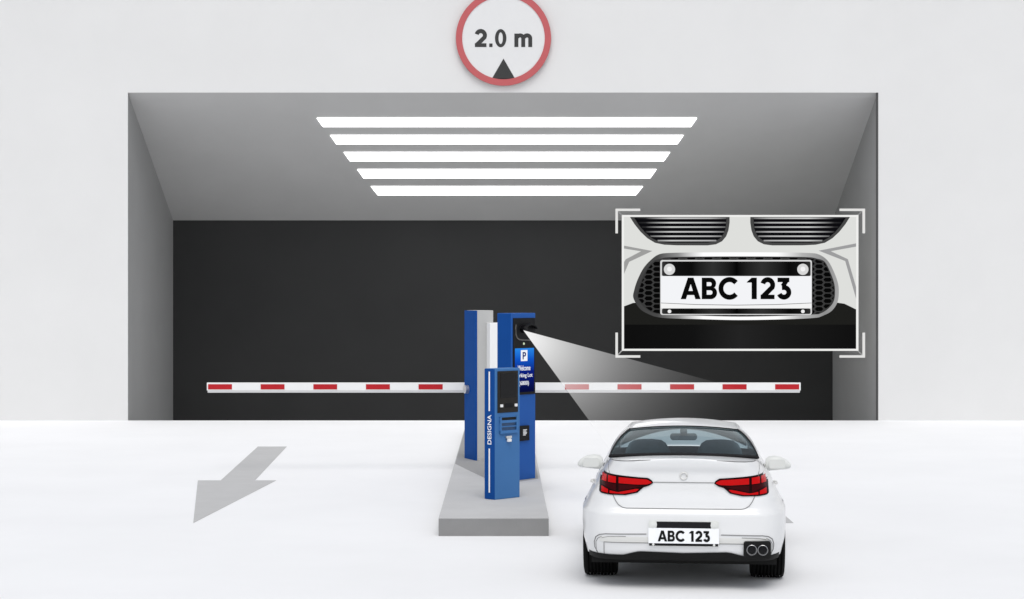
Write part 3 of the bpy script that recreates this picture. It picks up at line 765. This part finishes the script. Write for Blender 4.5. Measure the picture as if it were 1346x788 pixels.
# roof skin
E = topr; front = list(reversed(E[nE + nS:nE + nS + nE + 1]))
rr = []
for j in range(17):
    t = j / 16; row = []
    le = E[0] if j == 0 else (E[nE + nS + nE] if j == 16 else None)
    for k in range(nE + 1):
        a, b = E[k], front[k]
        p = a.lerp(b, t); q = 1 - (2 * k / nE - 1) ** 2
        su = 0
        row.append(Vector((p.x + su, p.y, p.z + .022 * 4 * t * (1 - t) + .012 * q * 4 * t * (1 - t))))
    rr.append(row)
roof.grid(rr)
ro = roof.build('roof', M['paint'], car, smooth=40, merge=True)
so2 = ro.modifiers.new('thick', 'SOLIDIFY'); so2.thickness = 0.02; so2.offset = 0
for z, nm, mt in (('rear', 'rear_window', M['glass']), ('front', 'windscreen', M['glass_clear']), ('side_r', 'side_window', M['glass']), ('side_l', 'side_window', M['glass'])):
    m = MB(); m.grid(lv, closed=True, skip=lambda j, b, z=z: zone(j, b) != z)
    w_ = m.build(nm, mt, car, smooth=40, merge=True)
    bmx = bmesh.new(); bmx.from_mesh(w_.data); bmesh.ops.delete(bmx, geom=[v for v in bmx.verts if not v.link_faces], context='VERTS'); bmx.to_mesh(w_.data); bmx.free()
    if z == 'rear':
        e = Vector((0, -.006, .008))
        m2 = MB(); outl = [lv[j][0] + e for j in range(NL, -1, -1)] 
        m2.tube([p for p in outl], .009, n=6); m2.tube([lv[j][nE] + e for j in range(NL + 1)], .009, n=6); m2.tube([lv[NL][k] + e for k in range(nE + 1)], .006, n=6)
        # broad black band along the foot of the glass
        rowsb = [[lv[0][k].lerp(lv[1][k], t) + e * .8 for k in range(nE + 1)] for t in (-.25, .3, .75)]
        m2.grid(rowsb); m2.tube([lv[0][k] + e for k in range(nE + 1)], .012, n=6)
        m2.build('window_seal', M['black'], w_, smooth=60)
# cabin inside
m = MB(); m.box((-.64, .62, .42), (.64, 3.3, .45)); m.box((-.60, .58, .45), (.60, 1.2, .95)); m.box((-.64, 2.85, .45), (.64, 3.25, .90))
m.build('cabin_lining', M['cabin'], car, bevel=.02)
for sx in (-1, 1):
    m = MB(); rows = []
    for zz, hw, th in ((.45, .25, .08), (.70, .25, .08), (.95, .235, .075), (1.05, .205, .07), (1.105, .175, .06), (1.135, .13, .045), (1.143, .06, .02)):
        rows.append([(sx * .345 + hw * math.copysign(abs(math.cos(a)) ** .5, math.cos(a)), 2.02 + (1.0 - zz) * .22 + th * math.copysign(abs(math.sin(a)) ** .5, math.sin(a)), zz) for a in [2 * math.pi * k / 28 for k in range(28)]])
    m.grid(rows, closed=True); m.face(rows[-1]); m.box((sx * .345 - .25, 2.1, .45), (sx * .345 + .25, 2.6, .58))
    m.build('seat', M['seat'], car, smooth=50)
m = MB()
m.prism([(x, 2.74, z) for x, z in rrect(-.135, .135, 1.075, 1.145, .03)], (0, .03, 0)); m.box((-.035, 2.72, 1.145), (.035, 2.78, 1.26))
im = m.build('interior_mirror', M['seat'], car, bevel=.008)

# door mirrors
for sx in (-1, 1):
    m = MB(); rows = []
    for t, hz, hy, zc in ((0, .055, .05, .845), (.12, .072, .065, .852), (.35, .073, .07, .858), (.6, .064, .065, .856), (.8, .05, .05, .846), (.93, .032, .03, .836), (1.0, .012, .012, .83)):
        rows.append([(sx * (.815 + .250 * t), 2.72 + hy * math.cos(a), zc + hz * math.copysign(abs(math.sin(a)) ** .8, math.sin(a)) - .0 * t) for a in [2 * math.pi * k / 24 for k in range(24)]])
    m.grid(rows, closed=True); m.face(rows[0]); m.face(rows[-1])
    m.box((sx * .74, 2.70, .80), (sx * .83, 2.75, .845))
    dm = m.build('door_mirror', M['mirror'], car, smooth=50)
    m = MB(); m.prism([(sx * (.93 + x), 2.645, .853 + z) for x, z in rrect(-.085, .075, -.045, .045, .025)], (0, .012, 0)); m.build('mirror_glass', M['mirror'], dm)

# things on the tail, laid on its curved face
def patch(mb, u0, u1, bot, top, off, nu=24, nw=8, mi=0, skirt=.03):
    rows = []
    for i in range(nw + 1):
        row = []
        for k in range(nu + 1):
            u = u0 + (u1 - u0) * k / nu; w = bot(u) + (top(u) - bot(u)) * i / nw
            row.append(rear(u, w, off))
        rows.append(row)
    mb.grid(rows, mi)
    edge = rows[0] + [r[-1] for r in rows[1:]] + list(reversed(rows[-1]))[1:] + [r[0] for r in reversed(rows[1:-1])]
    back = [p + Vector((0, skirt, 0)) for p in edge]
    mb.grid([edge, back], mi, closed=True)
sR = FPX / (YR + .05)
U = lambda px: (px - 898.6) / sR
Wz = lambda py: CAM_H - (py - PCY) / sR
def line_fn(pts):
    pts = sorted((U(x), Wz(y)) for x, y in pts)
    def f(u):
        if u <= pts[0][0]: return pts[0][1]
        for (a, p), (b, q) in zip(pts, pts[1:]):
            if u <= b: return p + (q - p) * (u - a) / (b - a)
        return pts[-1][1]
    return f
def mirror_px(pts): return [(1797.2 - x, y) for x, y in pts]
for sx in (-1, 1):
    fx = (lambda p: p) if sx < 0 else mirror_px
    ends = lambda a, b: (min(U(a), U(b)), max(U(a), U(b))) if sx < 0 else (min(U(1797.2 - a), U(1797.2 - b)), max(U(1797.2 - a), U(1797.2 - b)))
    lt = MB()
    topc = fx([(786.5, 625.5), (790, 624.4), (840, 628.5), (852, 629.3), (857, 632.5), (858.6, 635.2)])
    botc = fx([(786.5, 648.5), (789, 650.6), (800, 651.8), (822, 652), (838, 648.6), (842, 645), (846, 641.5), (853, 639.5), (858.6, 635.8)])
    a, b = ends(786.5, 858.6); patch(lt, a, b, line_fn(botc), line_fn(topc), .010, 60, 8)
    tl = lt.build('tail_light', M['lamp_black'], car, smooth=40)
    br = MB()
    for x0, x1, t_, b_ in ((789.5, 796.5, [(789.5, 627), (796.5, 627.3)], [(789.5, 635), (796.5, 635.5)]),
                           (798.5, 809.5, [(798.5, 627.4), (809.5, 628.3)], [(798.5, 635.7), (809.5, 636.6)]),
                           (813, 856.5, [(813, 628.8), (840, 630.6), (851, 631.3), (856.5, 634.6)], [(813, 636.6), (838, 638), (851, 637.6), (856.5, 635.6)]),
                           (789.5, 799, [(789.5, 641.5), (799, 645.2)], [(789.5, 648.6), (799, 649.8)]),
                           (801, 839.5, [(801, 646.4), (812, 648.4), (836, 643.6), (839.5, 643.8)], [(801, 649.9), (820, 650.3), (836, 647.2), (839.5, 644.6)])):
        a, b = ends(x0, x1); patch(br, a, b, line_fn(fx(b_)), line_fn(fx(t_)), .014, 20, 4, skirt=.008)
    br.build('lens', M['lamp_red'], tl, smooth=40)
    br = MB()
    for x0, x1, t_, b_ in ((813, 843, [(813, 638), (836, 639.2), (843, 639.4)], [(813, 646.6), (834, 642.4), (843, 640.2)]),
                           (790, 809.5, [(790, 636.2), (809.5, 637.8)], [(790, 640), (809.5, 647)])):
        a, b = ends(x0, x1); patch(br, a, b, line_fn(fx(b_)), line_fn(fx(t_)), .0125, 20, 4, skirt=.006)
    br.build('lens', M['lamp_deep'], tl, smooth=40)
def seam(mb, pts, r=.0035, off=.004):
    P = []
    for (xa, ya), (xb, yb) in zip(pts, pts[1:]):
        nseg = max(2, int(math.hypot(xb - xa, yb - ya) / 3))
        P += [rear(U(xa + (xb - xa) * k / nseg), Wz(ya + (yb - ya) * k / nseg), off) for k in range(nseg)]
    P.append(rear(U(pts[-1][0]), Wz(pts[-1][1]), off))
    mb.tube(P, r, n=6)
m = MB()
Lq = [(803, 609), (799, 611.5), (797.5, 614), (798.5, 619), (800.5, 626), (803, 640), (805, 651), (809, 659), (813, 664.5), (818, 667.6), (823, 668.6)]
seam(m, Lq + [(898, 668.8)] + list(reversed(mirror_px(Lq))), .003)
seam(m, [(859, 634.8), (938, 634.8)], .0028)
seam(m, [(803, 609), (812, 607.8), (840, 606.2), (870, 605.5), (898.6, 605.3), (927, 605.5), (957, 606.2), (985, 607.8), (994, 609)], .0045, .002)
m.build('trunk_seam', M['seam'], car, smooth=60)
m = MB(); c = rear(0, Wz(626.3), .006)
m.tube([c + Vector((.029 * math.cos(2 * math.pi * k / 32), 0, .029 * math.sin(2 * math.pi * k / 32))) for k in range(32)], .0065, n=8, closed=True); m.build('emblem', M['trim'], car, smooth=60)
# bumper: crease, silver grey insert, black valance
for fx in ((lambda p: p), mirror_px):
    m = MB()
    seam(m, fx([(786, 730), (781.5, 722), (780.8, 714), (783, 707.5), (788, 704), (796, 702.6), (850, 701.8)]), .004, .003)
    seam(m, fx([(791, 708), (800, 706), (823, 705.4)]), .0025, .003)
    seam(m, fx([(783.5, 728), (783, 714), (786, 709), (791, 706.2)]), .0025, .003)
    seam(m, [(794, 730), (794, 713.6), (853, 713.6)] if fx is not mirror_px else [(944, 713.6), (978, 713.6)], .003, .003)
    m.build('bumper_seam', M['seam'], car, smooth=60)
m = MB(); patch(m, U(788), U(1009), lambda u: Wz(713), lambda u: Wz(706), .004, 60, 4); m.build('bumper_insert', M['trim'], car, smooth=40)
m = MB()
vt = line_fn([(770, 728.5), (776, 729.2), (800, 730.3), (818, 730.8), (827, 728.4), (837, 725.6), (843, 724.9), (898.6, 726.8), (954, 724.9), (960, 725.6), (970, 728.4), (980, 731), (1000, 730.3), (1021, 729.2), (1027, 728.5)])
vb = line_fn([(770, 737.5), (1027, 737.5)])
patch(m, U(772.5), U(1024.7), vb, vt, .010, 90, 4, skirt=.12); m.build('valance', M['valance'], car, smooth=40)
m = MB()
rows = []
for w_, vv in ((Wz(737), .12), (Wz(741), .2), (Wz(744), .45)):
    pass
for fx in (1, -1):
    m = MB(); m.prism([(fx * x, .30, z) for x, z in ((.22, .262), (.36, .225), (.50, .205), (.66, .20), (.66, .28), (.22, .28))], (0, .35, 0))
    m.build('rear_silencer', M['black'], car)
# plate
pc = rear(0, Wz(700), .012); 
pl = MB(); pl.prism([(x, pc.y, z) for x, z in rrect(U(853), U(944.2), Wz(717), Wz(683.8), .012)], (0, .04, 0)); plo = pl.build('plate_holder', M['mirror'], car)
pl = MB(); pl.box((U(863.5), pc.y - .004, Wz(693.3)), (U(934), pc.y - .0005, Wz(685))); pl.box((U(853.6), pc.y - .004, Wz(716.6)), (U(943.4), pc.y - .0005, Wz(713.4))); pl.build('plate_bar', M['black_gloss'], plo)
pl = MB(); pl.box((U(852.6), pc.y - .006, Wz(713.3)), (U(944.6), pc.y - .001, Wz(693.4))); plate = pl.build('number_plate', M['plate'], plo)
pl = MB(); writing(pl, 'ABC 123', U(864.8), Wz(710.8), 14.2 / sR, pc.y - .0062, .002, width=(933 - 864.8) / sR); pl.build('plate_lettering', M['plate_black'], plate)
pl = MB()
for x, y, r in ((858.8, 689, 5.0), (938.6, 689, 5.0), (859, 715, 1.6), (938.2, 715, 1.6)):
    pl = MB(); pl.lathe([(0, .012), (r * .55 / sR, .011), (r * .6 / sR, .007), (r / sR, .006), (r / sR, 0)], Matrix.Translation((U(x), pc.y, Wz(y))) @ Matrix.Rotation(R(90), 4, 'X'), 24)
    pl.build('plate_screw', M['mirror'], plo, smooth=40)
# twin tailpipe
m = MB(); ec = rear(U(994), Wz(720), .045)
m.prism([(x, ec.y, z) for x, z in rrect(U(976.5), U(1012), Wz(732), Wz(709.5), .022)], (0, .12, 0)); ex = m.build('exhaust_surround', M['valance'], car, bevel=.006)
for x in (987, 1001.2):
    m = MB(); m.lathe([(.030, .006), (.042, .006), (.0435, .02), (.044, .026), (.041, .028), (.038, .022), (.036, -.004)], Matrix.Translation((U(x), ec.y, Wz(720.3))) @ Matrix.Rotation(R(90), 4, 'X'), 36)
    tp = m.build('tailpipe', M['rim'], ex, smooth=40)
    m = MB(); m.lathe([(.0, .008), (.036, .008), (.036, -.01)], Matrix.Translation((U(x), ec.y, Wz(720.3))) @ Matrix.Rotation(R(90), 4, 'X'), 30); m.build('pipe_bore', M['black'], tp)
# front lights and grille
for sx in (-1, 1):
    m = MB()
    rows = []
    for w_ in (.60, .66, .70):
        row = []
        for k in range(15):
            th = math.pi * (1 - .5 * (.06 + .26 * k / 14) ** 1.0 * .6)
            p = body_pt(th, lambda v, w_=w_: w_); row.append(Vector((sx * p.x * 1.004, p.y + .008, p.z)))
        rows.append(row)
    m.grid(rows); m.build('headlight', M['chrome'], car, smooth=50)
m = MB(); m.prism([(x, 4.53, z) for x, z in rrect(-.34, .34, .30, .52, .05)], (0, .045, 0)); m.build('front_grille', M['black'], car, bevel=.01)
# doors: handles
for sx in (-1, 1):
    p0 = body_pt(math.pi * .42, lambda v: .86)
    m = MB(); m.tube([(sx * (p0.x + .012), p0.y - .09, .865), (sx * (p0.x + .03), p0.y - .05, .865), (sx * (p0.x + .03), p0.y + .05, .865), (sx * (p0.x + .012), p0.y + .09, .865)], .011); m.build('door_handle', M['trim'], car, smooth=60)
# wheels
TW = .30
for v in WHEELS:
    for sx in (-1, 1):
        uc = sx * (.893 - TW / 2)
        mt4 = Matrix.Translation((uc, v, WR)) @ Matrix.Rotation(R(90), 4, 'Y')
        h = TW / 2
        prof = [(.20, -h * .9), (.25, -h), (.30, -h), (WR - .012, -h + .006), (WR - .002, -h + .022)]
        ng = 8
        for k in range(ng):
            z0 = -h + .028 + (TW - .056) * k / ng; z1 = z0 + (TW - .056) / ng
            prof += [(WR, z0 + .001), (WR, z1 - .016), (WR - .018, z1 - .014), (WR - .018, z1 - .002)]
        prof += [(WR, h - .026), (WR - .002, h - .022), (WR - .012, h - .006), (.30, h), (.25, h), (.20, h * .9)]
        m = MB()
        m.lathe([(.20, -h * .85), (.215, -h * .8), (.19, -h * .2), (.0, -h * .1)], mt4, 40); m.lathe([(.215, h * .86), (.20, h * .92), (.185, h * .5), (.17, h * .3)], mt4, 40)
        for k in range(5):
            a = 2 * math.pi * k / 5; sg_ = 1 if sx > 0 else -1
            for da in (-.13, .13):
                p1 = mt4 @ Vector((.03 * math.cos(a), .03 * math.sin(a), sg_ * h * .55)); p2 = mt4 @ Vector((.205 * math.cos(a + da), .205 * math.sin(a + da), sg_ * h * .8))
                m.tube([p1, p2], .016, n=6)
        m.lathe([(0, h * .72 * (1 if sx > 0 else -1)), (.05, h * .66 * (1 if sx > 0 else -1)), (.055, h * .3 * (1 if sx > 0 else -1))], mt4, 24)
        w_ = m.build('wheel', M['rim'], car, smooth=40)
        m = MB(); m.lathe(prof, mt4, 72); m.build('tyre', M['tyre'], w_, smooth=30)
